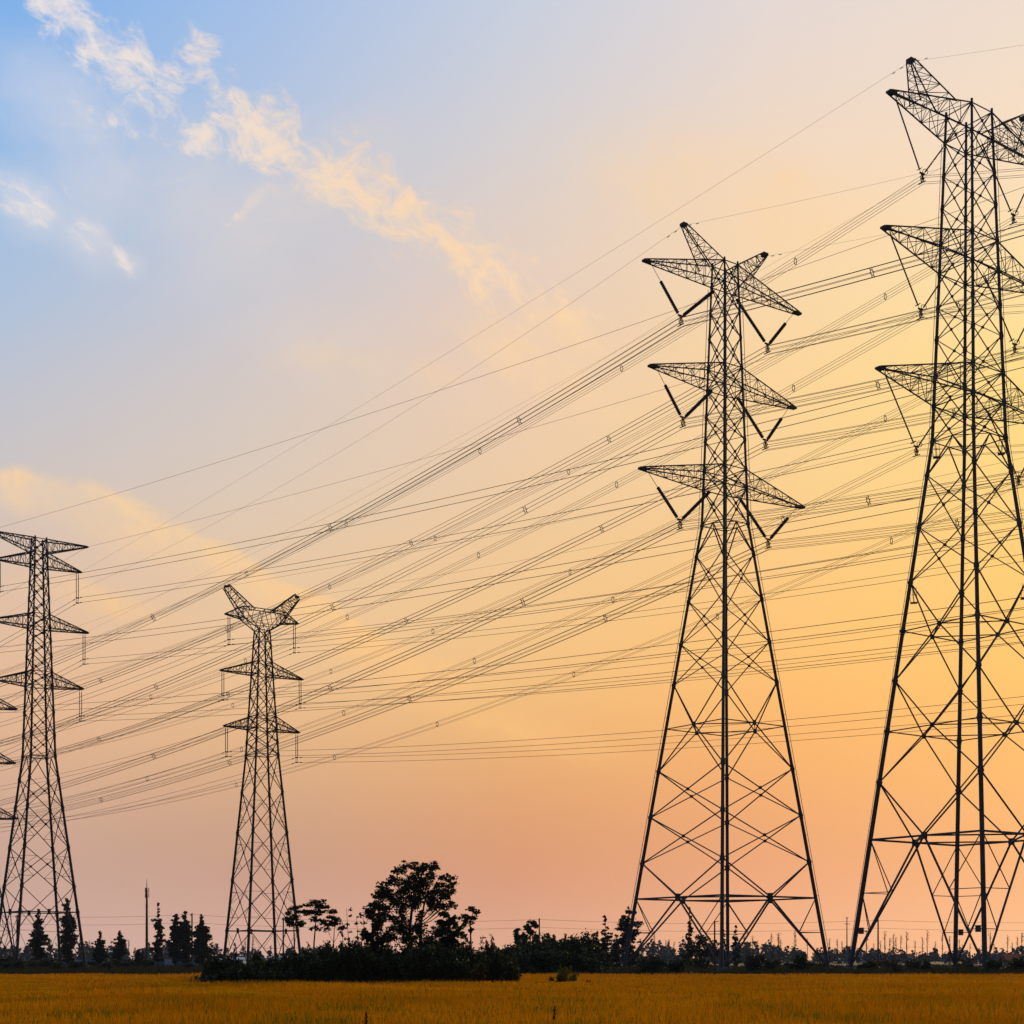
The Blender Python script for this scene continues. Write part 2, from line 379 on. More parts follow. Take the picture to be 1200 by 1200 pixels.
        for q in range(n):
            t0, t1 = q/n, (q+1)/n; t0, t1 = 1-(1-t0)**1.0, 1-(1-t1)**1.0
            tm = (t0+t1)/2
            b0 = [lerp(B[k], E[k], t0) for k in (0, 1)]; b1 = [lerp(B[k], E[k], t1) for k in (0, 1)]
            u0 = [lerp(T[k], G[k], t0) for k in (0, 1)]; u1 = [lerp(T[k], G[k], t1) for k in (0, 1)]
            sw = q % 2
            for k in (0, 1):
                m.bar(b1[k], u1[k], r*.62); m.bar(b0[k] if sw else u0[k], u1[k] if sw else b1[k], r*.62)
            m.bar(b0[sw], b1[1-sw], r*.62); m.bar(b1[0], b1[1], r*.62); m.bar(u0[sw], u1[1-sw], r*.55); m.bar(u1[0], u1[1], r*.55)
        m.box((d, 0, z+box*.2), (box*1.3, tipw*2+.15, box*.55))
        m.box((d-side*box*1.2, 0, z+box*.22), (box*1.4, tipw*2+.35, box*.35))
        return m.build(name, s.m, s.root)
    def truss(s, A, B, r, n=5, name='peak_arm', tipbox=.35):
        """four chord beam from quad A to quad B"""
        m = MB(); A = [Vector(a) for a in A]; B = [Vector(b) for b in B]
        for k in range(4): m.bar(A[k], B[k], r*1.3, 6)
        for q in range(n):
            a = [lerp(A[k], B[k], q/n) for k in range(4)]; b = [lerp(A[k], B[k], (q+1)/n) for k in range(4)]
            for k in range(4):
                j = (k+1) % 4; m.bar(a[k] if q % 2 else a[j], b[j] if q % 2 else b[k], r*.6); m.bar(b[k], b[j], r*.6)
        c_ = sum(B, Vector())/4; m.box(c_, (tipbox*2, tipbox*2.2, tipbox))
        return m.build(name, s.m, s.root)
    def finish(s, ladder=None):
        for m in s.faces: m.build('bracing', s.m, s.root)
        if ladder is not None:
            for k, sx_, sy_ in ((1, .3, -.3), (3, -.3, .3)):
                m = MB(); zs = [1.0]+[p[0] for p in s.prof[1:-1]]+[ladder]
                m.tube([s.c(k, z)+Vector((sx_, sy_, 0)) for z in zs], .035, 4)
                for z in np.linspace(2, ladder-1, 12): m.bar(s.c(k, z), s.c(k, z)+Vector((sx_, sy_, 0)), .03)
                m.build('climbing_cable', s.m, s.root)
    def world(s, d, z, e=0.0):
        c_, n = math.cos(s.th), math.sin(s.th); return Vector((s.X+d*c_-e*n, s.Y+d*n+e*c_, z))

TH = .616
# --- T2: the pylon right of the centre
t2 = Tower('lattice_pylon', 28.06, 200, TH, [(0, 9.49), (58.8, 2.14), (93.0, 1.17)], 'second tallest steel pylon, right of centre and shown whole, thick V-shaped insulators', rleg=.25, rb=.085)
n2 = [58.8, 54.8, 48.9, 43.2, 37.9, 26.5, 20.4, 14.3]; up2 = [58.8, 63.5, 66.0, 69.9, 73.1, 76.6, 79.4, 83.4, 86.8, 90.2, 93.0]
t2.legs(n2+up2[1:-1], 93.4)
t2.BASE(14.3, 9.6, (.5,), .10); t2.XX(14.3, 20.4, .085); t2.XX(20.4, 26.5, .085); t2.XM(26.5, 37.9, 32.1, .085)
t2.XX(37.9, 43.2, .07); t2.XX(43.2, 48.9, .07); t2.XX(48.9, 54.8, .07); t2.IV(54.8, 58.8, .09); t2.XX(58.8, 63.5, .08, horiz=True)
for a, b in zip(up2[1:-1], up2[2:]): t2.XX(a, b, .07, horiz=(b in (66.0, 76.6, 79.4, 90.2, 93.0)))
for sd in (-1, 1):
    t2.arm(sd, 90.2, 93.0, (13.7, 89.9), 8); t2.arm(sd, 76.6, 79.4, (12.75, 76.8), 7); t2.arm(sd, 63.5, 66.0, (14.35, 63.5), 8)
    t2.truss([(sd*1.17, -1.17, 93), (sd*1.17, 1.17, 93), (sd*3.6, .95, 91.6), (sd*3.6, -.95, 91.6)],
             [(sd*7.0, -.2, 96.6), (sd*7.0, .2, 96.6), (sd*7.5, .2, 96.1), (sd*7.5, -.2, 96.1)], .06, 6)
t2.finish(90)
# --- T1: the big pylon cut by the right edge
t1 = Tower('lattice_pylon', 61.7, 205, TH, [(0, 11.1), (71.7, 3.39), (115.7, 2.1)], 'tallest steel pylon, cut by the right edge, long thin V-shaped insulators', rleg=.34, rb=.11)
n1 = [71.7, 67.2, 60.2, 52.8, 39.5, 25.7, 46.2, 32.6]; up1 = [71.7, 76.5, 80.5, 85.5, 89.7, 94.4, 98.3, 103.2, 107.5, 112.0, 115.7]
t1.legs(n1+up1[1:-1], 116.2)
t1.BASE(25.7, 17.9, (.42, .72), .12); t1.XM(25.7, 39.5, 32.6, .10); t1.XM(39.5, 52.8, 46.2, .10); t1.XX(52.8, 60.2, .085); t1.XX(60.2, 67.2, .085)
t1.IV(67.2, 71.7, .10); t1.XX(71.7, 76.5, .09, horiz=True)
for a, b in zip(up1[1:-1], up1[2:]): t1.XX(a, b, .075, horiz=(b in (80.5, 94.4, 98.3, 112.0, 115.7)))
for sd in (-1, 1):
    t1.arm(sd, 112.0, 115.7, (15.9, 113.4), 7, .075, .32, box=.48); t1.arm(sd, 94.4, 98.3, (17.0, 95.6), 7, .075, .32, box=.48); t1.arm(sd, 76.5, 80.5, (18.0, 77.3), 7, .075, .32, box=.48)
    t1.truss([(sd*4.6, -1.7, 115.2), (sd*4.6, 1.7, 115.2), (sd*10.9, .9, 113.6), (sd*10.9, -.9, 113.6)],
             [(sd*11.4, -.3, 119.2), (sd*11.4, .3, 119.2), (sd*12.3, .3, 118.6), (sd*12.3, -.3, 118.6)], .07, 5, tipbox=.4)
t1.finish(112)
# --- L: left pylon;  Mt: pylon with horns
TL_, TM_ = .64, .60
tl = Tower('lattice_pylon', -77.9, 250, TL_, [(0, 5.75), (34.9, 2.02), (70.7, .95)], 'slender flat-topped lattice pylon at the left with a wide level top arm', mat_='steel_far', rleg=.25, rb=.10)
upl = [34.9, 38.4, 42.2, 46.5, 48.8, 51.4, 54.0, 56.1, 58.3, 61.0, 63.7, 66.2, 68.5, 70.7]; lol = [0, 9.3, 13.5, 20.0, 26.5, 31.2, 34.9]
tl.legs(lol[1:]+upl[1:-1], 71)
def subbrace(t, z0, z1, r):
    t.XX(z0, z1, r)
    for i in range(4):
        m = t.faces[i]; zm = (z0+z1)/2
        for k, o in ((i, i+1), (i+1, i)):
            for zz, zt in ((lerp(z0, z1, .25), lerp(z0, z1, .25)), (lerp(z0, z1, .75), lerp(z0, z1, .75))):
                a = t.c(k, zz); b_ = lerp(t.c(k, z0 if zz < zm else z1), t.c(o, z1 if zz < zm else z0), .25); m.bar(a, b_, r*.5)
                m.bar(t.c(k, zm), b_, r*.5)
subbrace(tl, 20.0, 26.5, .078); subbrace(tl, 13.5, 20.0, .078); tl.XX(26.5, 31.2, .078); tl.IV(31.2, 34.9, .078); tl.BASE(13.5, 9.3, (.35, .68), .07)
for a, b in zip(upl[:-1], upl[1:]): tl.XX(a, b, .075, horiz=(b in (46.5, 48.8, 56.1, 58.3, 66.2, 68.5, 70.7)))
for sd in (-1, 1):
    tl.arm(sd, 68.5, 70.7, (8.2, 70.7), 8, .075, .15, box=.3, name='peak_arm'); tl.arm(sd, 66.2, 68.5, (7.1, 66.3), 7, .075, .15, box=.3)
    tl.arm(sd, 56.1, 58.3, (8.3, 56.3), 8, .075, .15, box=.3); tl.arm(sd, 46.5, 48.8, (7.45, 46.8), 7, .075, .15, box=.3)
tl.finish()
tm = Tower('lattice_pylon', -42.8, 260, TM_, [(0, 5.0), (36.5, 2.07), (57.8, 1.0)], 'shorter lattice pylon with two upward horns like a cat head, left of centre', mat_='steel_far', rleg=.25, rb=.095)
upm = [36.5, 38.7, 40.9, 43.1, 46.7, 50.2, 52.4, 55.2, 57.8]; lom = [0, 6.5, 15.2, 23.3, 30.2, 36.5]
tm.legs(lom[1:]+upm[1:-1], 57.8)
subbrace(tm, 6.5, 15.2, .075); subbrace(tm, 15.2, 23.3, .075); subbrace(tm, 23.3, 30.2, .075); tm.XX(30.2, 36.5, .075, horiz=True); tm.BASE(6.5, 6.4, (.5,), .06)
for a, b in zip(upm[:-1], upm[1:]): tm.XX(a, b, .075, horiz=(b in (40.9, 43.1, 50.2, 52.4, 57.8)))
nb = MB()
sh = [Vector((sx_*3.9, e*.9, z)) for z in (59.6, 61.4) for sx_ in (-1, 1) for e in (-1, 1)]
nk = [Vector((sx_*1.0, e*1.0, 57.8)) for sx_ in (-1, 1) for e in (-1, 1)]
for e in (0, 1):
    for k, sx_ in ((0, -1), (1, 1)):
        nb.bar(nk[k*2+e], sh[k*2+e], .10, 6); nb.bar(nk[k*2+e], sh[4+k*2+e], .07)
        nb.bar(nk[k*2+e], (sh[4+0+e]+sh[4+2+e])/2, .06); nb.bar(sh[k*2+e], sh[4+k*2+e], .06)
        nb.bar(lerp(nk[k*2+e], sh[k*2+e], .5), lerp(sh[4+k*2+e], sh[4+(1-k)*2+e], .25), .05)
        nb.bar(nk[k*2+e], nk[(1-k)*2+e]+Vector((0, 0, 1.5)), .05)
    nb.bar(sh[4+e], sh[6+e], .08, 6); nb.bar(lerp(nk[e], sh[e], .6), lerp(nk[2+e], sh[2+e], .6), .06)
for a in (0, 2, 4, 6): nb.bar(sh[a], sh[a+1], .06)
nb.build('head_frame', tm.m, tm.root)
for sd in (-1, 1):
    tm.arm(sd, 0, 0, (6.7, 59.8), 4, .075, .15, box=.3, root_b=(3.0, .9, 59.4), root_t=(3.9, .9, 61.4))
    tm.arm(sd, 50.2, 52.4, (7.6, 50.2), 6, .075, .15, box=.3); tm.arm(sd, 40.9, 43.1, (6.95, 40.9), 6, .075, .15, box=.3)
    tm.truss([(sd*1.6, -.8, 61.2), (sd*1.6, .8, 61.2), (sd*3.6, .8, 59.6), (sd*3.6, -.8, 59.6)],
             [(sd*6.2, -.25, 64.9), (sd*6.2, .25, 64.9), (sd*7.0, .25, 64.1), (sd*7.0, -.25, 64.1)], .08, 6, tipbox=.3)
tm.finish()

# ---------------------------------------------------------------- conductors
def path(p0, az, a, b, S_, n=44, s0=0.0):
    out = []
    for k in range(n+1):
        q = s0+(S_-s0)*k/n; out.append(Vector((p0.x+q*math.cos(az), p0.y+q*math.sin(az), p0.z+a*q+b*q*q)))
    return out
def bundle(name, p0, spans, offs, r, label, group, spacers=None, shape='quad', cat='power line'):
    """offs: (lateral, vertical) of each sub-conductor; spans: (az, a, b, length)"""
    root = empty(name, p0); tag(root, label, cat, group)
    for (u, v) in offs:
        m = MB()
        for (az, a, b, L_) in spans:
            lat = Vector((-math.sin(az), math.cos(az), 0))*(1 if math.sin(az) > 0 else -1)
            pts = [p-p0+lat*u+Vector((0, 0, v)) for p in path(p0, az, a, b, L_)]
            m.tube(pts, r, 4)
        m.build('wire', M['wire'], root)
    for si, s in (spacers or []):
        az, a, b, L_ = spans[si]; c_ = Vector((s*math.cos(az), s*math.sin(az), a*s+b*s*s)); lat = Vector((-math.sin(az), math.cos(az), 0)); up = Vector((0, 0, 1)); m = MB()
        if shape == 'hex':
            R_ = .42; hp = [c_+lat*math.cos(k*math.pi/3+math.pi/6)*R_*.8+up*math.sin(k*math.pi/3+math.pi/6)*R_*.8 for k in range(6)]
            for k in range(6):
                m.bar(hp[k], hp[(k+1) % 6], .05); e_ = c_+lat*math.cos(k*math.pi/3)*.2
                o_ = c_+(hp[k]-c_)*1.75; m.bar(hp[k], o_, .055)
        else:
            m.ring(c_, lat, up, .30, .46, .055, 12)
        m.build('spacer', M['spacer'], root)
    return root
tierw = ['upper', 'middle', 'lower']; sidew = {-1: 'left', 1: 'right'}
AZ2, AZ1 = 2.338, 2.342
hexo = [(math.cos(k*math.pi/3+math.pi/6)*.62, math.sin(k*math.pi/3+math.pi/6)*.62) for k in range(6)]
quad = [(-.32, .42), (.32, .42), (-.32, -.42), (.32, -.42)]
twin = [(0, 0.0), (0, -.85)]
def vstring(tw, tipd, tipz, d, z, sd, thick, tier, desc):
    p = tw.world(sd*d, z); root = empty('insulator_set', p); tag(root, f'V-shaped insulator pair hanging from the {tier} {sidew[sd]} arm of the {desc}', 'insulator', f'V-shaped insulator pairs on the {desc}')
    outer = tw.world(sd*(tipd-.9), tipz)-p; inner = tw.world(sd*(tw.hw(tipz)+.2), tipz-.3)-p
    yk = Vector((0, 0, .55)); c_, n_ = math.cos(tw.th), math.sin(tw.th); ax = Vector((c_, n_, 0)); ln = Vector((-n_, c_, 0))
    for q in (outer, inner):
        m = MB(); top = q; bot = yk+(.25 if q is inner else -.25)*-sd*ax*1.0
        bot = yk+ax*sd*(.28 if q is outer else -.28)
        fr = .62 if thick else .9
        a = lerp(bot, top, .04); b = lerp(bot, top, .04+fr)
        if q is inner and thick: b = lerp(bot, top, .9)
        m.bar(top, bot, .035, 5); L_ = (b-a).length; nd_ = max(6, int(L_/.24)); pts = []; rad = []
        rr = (.17, .25) if thick else (.075, .12)
        for k in range(nd_*2+1): pts.append(lerp(a, b, k/(nd_*2))); rad.append(rr[k % 2])
        m.tube(pts, rad, 8); 
        m.build('insulator_string', M['insul'], root)
        if not thick:
            rg = MB(); cc = lerp(bot, top, .05); rg.ring(cc, ln, (top-bot).normalized().cross(ln), .36, .36, .045, 14); rg.build('corona_ring', M['spacer'], root)
    m = MB(); m.box(yk, (.9, .2, .16), tw.th)
    R_ = .5
    for k in range(6):
        m.bar(Vector((0, 0, .3)), Vector((0, 0, -.05))+ax*math.cos(k*math.pi/3)*R_+Vector((0, 0, 1))*math.sin(k*math.pi/3)*R_, .05)
    m.bar(yk, Vector((0, 0, -.7)), .06); m.ring(Vector((0, 0, -.15)), ax, Vector((0, 0, 1)), .3, .5, .06, 10)
    m.bar(Vector((0, 0, -.65))-ln*.6, Vector((0, 0, -.65))+ln*.6, .07)
    m.build('yoke', M['spacer'], root)
t2t = [(13.7, 89.9, 7.76, 83.94), (12.75, 76.8, 7.39, 70.94), (14.35, 63.5, 7.9, 57.66)]
t1t = [(15.9, 113.4, 9.57, 104.3), (17.0, 95.6, 9.87, 86.4), (18.0, 77.3, 10.73, 68.2)]
SP2, SP1 = 222.0, 330.0
ends3 = []
for ti in range(3):
    for sd in (-1, 1):
        td, tz, d_, z_ = t2t[ti]; vstring(t2, td, tz, d_, z_, sd, True, tierw[ti], 'second tallest pylon')
        p = t2.world(sd*d_, z_)-Vector((0, 0, .3))
        spans = [(AZ2, -.180, .00036, SP2), (-.80, -.11, .0004, 225)]
        jit = [random.uniform(-.6, .6) for _ in range(6)]
        bundle('conductor_bundle', p, spans, hexo, .030, f'six-wire bundle with star spacers on the {tierw[ti]} {sidew[sd]} arm of the second tallest pylon', 'six-wire bundles of the second tallest pylon',
               [(0, 29.4+jit[0]), (0, 74.6+jit[1]), (0, 129.8+jit[2]), (0, 180), (1, 28.5+jit[3]), (1, 84)], 'hex')
        ends3.append((ti, sd, p+Vector((SP2*math.cos(AZ2), SP2*math.sin(AZ2), -.180*SP2+.00036*SP2*SP2))))
        td, tz, d_, z_ = t1t[ti]; vstring(t1, td, tz, d_, z_, sd, False, tierw[ti], 'tallest pylon')
        p = t1.world(sd*d_, z_)-Vector((0, 0, .3))
        spans = [(AZ1, -.212, .00039, SP1), (-.80, (-.31, -.25, -.21)[ti], .0005, 225)]
        bundle('conductor_bundle', p, spans, quad, .026, f'four-wire bundle with oval spacers on the {tierw[ti]} {sidew[sd]} arm of the tallest pylon', 'four-wire bundles of the tallest pylon',
               [(0, 20.6+jit[4]), (0, 53+jit[5]), (0, 85.2), (0, 121.9+jit[0]), (0, 155.2), (0, 192), (1, 50), (1, 92)])
for sd in (-1, 1):
    for tw, dd, zz, az, a, b, L_, nm in ((t2, 7.4, 96.2, AZ2, -.20, .0005, 330, 'second tallest pylon'), (t1, 12.0, 118.7, AZ1, -.143, .0001, SP1, 'tallest pylon')):
        p = tw.world(sd*dd, zz); m = MB()
        m.tube([q-p for q in path(p, az, a, b, L_)], .014, 4); m.tube([q-p for q in path(p, -.80, (-.30 if tw is t1 else -.19), .0004, 225)], .012, 4)
        for sg, a_, az_ in ((1, a, az), (1, -.19, -.80)):
            for s in (1.2, 2.4): c_ = Vector((s*math.cos(az_), s*math.sin(az_), a_*s-.12)); m.bar(c_-Vector((math.cos(az_), math.sin(az_), a_))*.22, c_+Vector((math.cos(az_), math.sin(az_), a_))*.22, .05, 6)
        o = m.build('shield_wire', M['wire']); o.location = p
        tag(o, f'single thin shield wire leading from the {sidew[sd]} peak of the {nm}', 'power line', 'shield wires')
def istring(tw, d, ztop, z, sd, tier, desc):
    p = tw.world(sd*d, z); root = empty('insulator_set', p); tag(root, f'vertical double insulator hanging from the {tier} {sidew[sd]} arm of the {desc}', 'insulator', f'vertical double insulators on the {desc}')
    c_, n_ = math.cos(tw.th), math.sin(tw.th); ax = Vector((c_, n_, 0)); h_ = ztop-z
    for e in (-.18, .18):
        m = MB(); nd_ = 22; pts = []; rad = []
        for k in range(nd_*2+1): pts.append(Vector((0, 0, .2+(h_-.5)*k/(nd_*2)))+ax*e); rad.append((.035, .085)[k % 2])
        m.tube(pts, rad, 6); m.bar(ax*e+Vector((0, 0, h_)), ax*e+Vector((0, 0, -.85)), .03, 5); m.build('insulator_string', M['insul'], root)
    m = MB(); m.box((0, 0, 0), (.55, .16, .18), tw.th); m.box((0, 0, -.85), (.55, .16, .16), tw.th); m.bar((0, 0, 0), (0, 0, -.85), .03); m.build('yoke', M['spacer'], root)
tlt = [(6.5, 66.2, 62.0), (7.65, 56.2, 51.9), (7.05, 46.6, 42.3)]; tmt = [(6.1, 59.7, 55.6), (7.2, 50.1, 46.1), (6.55, 40.8, 36.6)]
for tw, tt, desc, R_, Lf in ((tl, tlt, 'flat-topped pylon', (-.776, -.096, .00018, 285), (2.366, -.137, .0004, 280)),
                             (tm, tmt, 'horned pylon', (-.70, -.080, .00027, 285), (2.366, -.097, .0004, 280))):
    for ti in range(3):
        for sd in (-1, 1):
            d_, zt, z_ = tt[ti]; istring(tw, d_, zt, z_, sd, tierw[ti], desc); p = tw.world(sd*d_, z_)
            rt = bundle('conductor_pair', p, [Lf, R_], twin, .033, f'pair of wires hung from the {tierw[ti]} {sidew[sd]} arm of the {desc}', f'wire pairs of the {desc}')
            m = MB()
            for az, a, b, L_ in (Lf, R_):                       # vibration dampers near the clamps
                for v in (0, -.85):
                    dv = Vector((math.cos(az), math.sin(az), a)); c_ = dv*1.1+Vector((0, 0, v)); m.bar(c_-dv*.28, c_+dv*.28, .075, 6)
            m.build('damper', M['spacer'], rt)
    for sd in (-1, 1):
        dd, zz = ((8.2, 70.8), (7.1, 64.4))[0 if tw is tl else 1]; p = tw.world(sd*dd, zz); m = MB()
        m.tube([q-p for q in path(p, Lf[0], Lf[1]+.02, Lf[2]*.8, Lf[3])], .018, 4); m.tube([q-p for q in path(p, R_[0], R_[1]+.03, R_[2]*.8, R_[3])], .018, 4)
        o = m.build('shield_wire', M['wire']); o.location = p
        tag(o, f'single thin shield wire leading from the {sidew[sd]} peak of the {desc}', 'power line', 'shield wires')
# --- T3: angle tower whose arm tips enter at the left edge
cx3, cy3 = 28.06+SP2*math.cos(AZ2), 200+SP2*math.sin(AZ2)
z3 = {ti: (ends3[ti*2][2].z) for ti in range(3)}
t3 = Tower('lattice_pylon', cx3, cy3, TH, [(0, 6.5), (22, 2.9), (z3[0]+3, 1.8)], 'distant pylon mostly outside the left edge, only its stubby arm tips showing', mat_='steel_far', rleg=.24, rb=.09)
zz = [0, 8, 15, 22, 26, 30, z3[2], z3[2]+3, (z3[2]+3+z3[1])/2, z3[1], z3[1]+3, (z3[1]+3+z3[0])/2, z3[0], z3[0]+3]
t3.legs(zz[1:-1], z3[0]+3.2)
for a, b in zip(zz[:-1], zz[1:]): t3.XX(a, b, .08, horiz=b > 20)
for sd in (-1, 1):
    for ti in range(3):
        t3.arm(sd, z3[ti]-.2, z3[ti]+3, (t2t[ti][2]+.3, z3[ti]), 4, .10, .7, box=.8)
    pass
t3.finish()
# small equipment boxes and the cable on the tallest pylon
for k, z in ((3, 50.0), (1, 50.0), (3, 69.6), (1, 69.6)):
    m = MB(); p = t1.c(k, z); q = Vector((-p.x, -p.y, 0)).normalized(); p = p+q*.9
    m.box(p, (.9, .9, .08), .78)
    for e in ((-1, -1), (1, -1), (1, 1), (-1, 1)):
        a = p+Vector((e[0]*.32, e[1]*.32, 0)); m.bar(a, a+Vector((0, 0, 2.1))-q*.2, .035)
    m.bar(p+Vector((-.3, -.3, 1.1)), p+Vector((.3, .3, 1.1)), .03); m.bar(p+Vector((-.3, .3, 1.1)), p+Vector((.3, -.3, 1.1)), .03)
    m.build('rest_platform', t1.m, t1.root)
for k, o in ((3, 0), (0, 3), (2, 1)):
    mid = (t1.c(k, 17.9)+t1.c(o, 17.9))/2; pd = lerp(mid, t1.c(k, .6), .72); pl = t1.c(k, pd.z); m = MB(); p = lerp(pl, pd, .35)
    m.box(p, (.55, .55, .8), .3); m.box(p+Vector((0, 0, .43)), (.65, .65, .06), .3); m.build('equipment_box', t1.m, t1.root)

# ---------------------------------------------------------------- vegetation
def leafcloud(C_, R_, n, size, flat=.6, up=.5):
    """n leaf quads spread through ellipsoids C_ (centres) with radii R_ (rx,ry,rz)"""
    C_ = np.asarray(C_, float); R_ = np.asarray(R_, float); vol = R_.prod(1)**(2/3); vol /= vol.sum()
    k = rng.choice(len(C_), n, p=vol); d = rng.normal(size=(n, 3)); d /= np.linalg.norm(d, axis=1)[:, None]
    rad = rng.random(n)**.42*(1+.12*rng.normal(size=n)); p = C_[k]+d*rad[:, None]*R_[k]
    nrm = rng.normal(size=(n, 3)); nrm[:, 2] += up*2*np.sign(rng.random(n)-.2); nrm /= np.linalg.norm(nrm, axis=1)[:, None]
    t = np.cross(nrm, rng.normal(size=(n, 3))); t /= np.linalg.norm(t, axis=1)[:, None]; b = np.cross(nrm, t)
    sz = size*rng.uniform(.5, 1.4, n)[:, None]; t = t*sz; b = b*sz*flat
    return np.stack([p-t, p-b, p+t, p+b], 1)
def tree(name, px, Y, trunk_pts, trunk_r, blobs, n, leaf, label, cat='tree', m='leaf_dark', limbs=True, group=None, flat=.6, zbase=0.0, K=7):
    """trunk_pts/blobs in picture-like local metres relative to the base: (dx, dy, z) and (dx, dy, z, rx, ry, rz)"""
    root = empty(name, (wx(px, Y), Y, zbase)); tag(root, label, cat, group)
    tb = MB(); tb.tube(trunk_pts, [trunk_r*(1-.7*i/(len(trunk_pts)-1)) for i in range(len(trunk_pts))], 7)
    if limbs:
        tp = [Vector(t) for t in trunk_pts]
        for (x, y, z, rx, ry, rz) in blobs:
            c_ = Vector((x, y, z-rz*.2)); j = min(range(1, len(tp)), key=lambda i: abs(tp[i].z-(z-abs(x)*.6-rz*.6))); s = tp[j]
            mid = lerp(s, c_, .5)+Vector((0, 0, -.06*(c_-s).length)); tb.tube([s, mid, c_], [trunk_r*.30, trunk_r*.18, trunk_r*.08], 5)
            for q in range(3): e = c_+Vector((random.uniform(-rx, rx)*.7, random.uniform(-ry, ry)*.7, random.uniform(-.2, .8)*rz)); tb.tube([mid, lerp(mid, e, .6)+Vector((0, 0, .05)), e], [trunk_r*.2, trunk_r*.12, trunk_r*.05], 4)
    tb.build('trunk', M['bark'], root)
    B_ = np.array(blobs); BB = np.repeat(B_, K, 0); d_ = rng.normal(size=(len(BB), 3)); d_ /= np.linalg.norm(d_, axis=1)[:, None]
    BB[:, :3] += d_*BB[:, 3:]*rng.uniform(.35, 1.05, (len(BB), 1)); BB[:, 3:] *= rng.uniform(.28, .62, (len(BB), 1))*np.array([1.1, 1.1, .8])
    BB = np.concatenate([BB, B_*np.array([1, 1, 1, .7, .7, .7])]); quads_mesh('crown', leafcloud(BB[:, :3], BB[:, 3:], n, leaf, flat), M[m], root)
    return root
def pxm(Y, px): return px*Y/F
def conifer(px, ytop, Y, hw, label, dens=1.0, group='dark pointed trees along the horizon', m='leaf_conifer', cat='tree', base=0.08, column=False, ybot=None, name='conifer_tree'):
    h = wz(ytop, Y); r = pxm(Y, hw); blobs = []; r *= 1.3
    nt_ = int(26*max(.6, dens)); 
    for k in range(nt_):
        t = (k+.5)/nt_; z = h*(base+(1-base)*t); env = (min(1, (1-t)*1.9)**.8*(.86+.14*math.sin(t*17+px)) if not column else min(1, (1-t)*4)**.6*(.85+.15*math.sin(t*9+px)))*(1-.25*max(0, .15-t)/.15)
        for q in range(3 if t < .75 else 1):
            a = random.uniform(0, 6.28); rr = r*env*random.uniform(.2, .62)
            blobs.append((math.cos(a)*rr, math.sin(a)*rr, z+random.uniform(-.02, .02)*h, max(.3, r*env*random.uniform(.42, .62)), max(.3, r*env*.5), h*random.uniform(.024, .045)))
    blobs.append((0, 0, h*.97, r*.08, r*.08, h*.035)); blobs += [(0, 0, h*t, max(.25, r*.42*(1-t*.75)), max(.25, r*.42*(1-t*.75)), h*.09) for t in (.18, .3, .42, .54, .66, .78, .88)]*(1 if dens > .7 else 0)
    return tree(name, px, Y, [(0, 0, -.1), (0, 0, h*.5), (random.uniform(-.1, .1), 0, h*.98)], max(.1, h*.014), blobs, int(4600*dens**1.3*max(.6, h/11)), pxm(Y, 1.7), label, cat, m, limbs=False, group=group, K=3)
# left row of pointed trees (behind them a low blue fence)
conifer(45, 1065, 292, 10, 'dark pointed tree standing behind the left pylon feet, left of the taller one', .95)
conifer(79, 1053, 292, 9, 'tall dark columnar tree inside the right foot of the left pylon', 1.1, column=True)
conifer(117, 1092, 285, 9, 'short dark pointed tree, first to the right of the left pylon', .8)
conifer(140, 1090, 285, 9, 'short dark pointed tree between the left pylon and the thin mast', .8)
conifer(185, 1057, 300, 9, 'slender see-through pointed tree just right of the thin mast', .45)
conifer(206, 1071, 300, 8, 'left stem of the dark double-topped tree right of the mast', 1.0, column=True)
conifer(217, 1067, 301, 9, 'right, taller top of the dark double-topped tree right of the mast', 1.1, column=True)
conifer(236, 1071, 296, 12, 'broad dark pointed tree beside a pole, left of the horned pylon', 1.4)
conifer(709, 1073, 210, 9, 'narrow pointed tree standing alone left of the pylon foot', .5)
conifer(699, 1093, 212, 6, 'small thin pointed tree beside the narrow pointed tree', .3)
conifer(737, 1063, 232, 14, 'dense dark bushy tall tree behind the left foot of the second tallest pylon', 1.1, column=True)
conifer(722, 1095, 228, 8, 'small ragged tree touching the dense tall tree at the pylon foot', .4)
conifer(808, 1062, 250, 5, 'very thin spire-like tree rising out of a round dark bush', .25)
conifer(862, 1085, 240, 7, 'thin see-through tree just right of the second tallest pylon legs', .3)
conifer(848, 1090, 244, 5, 'thin ragged tree behind the second tallest pylon legs', .25)
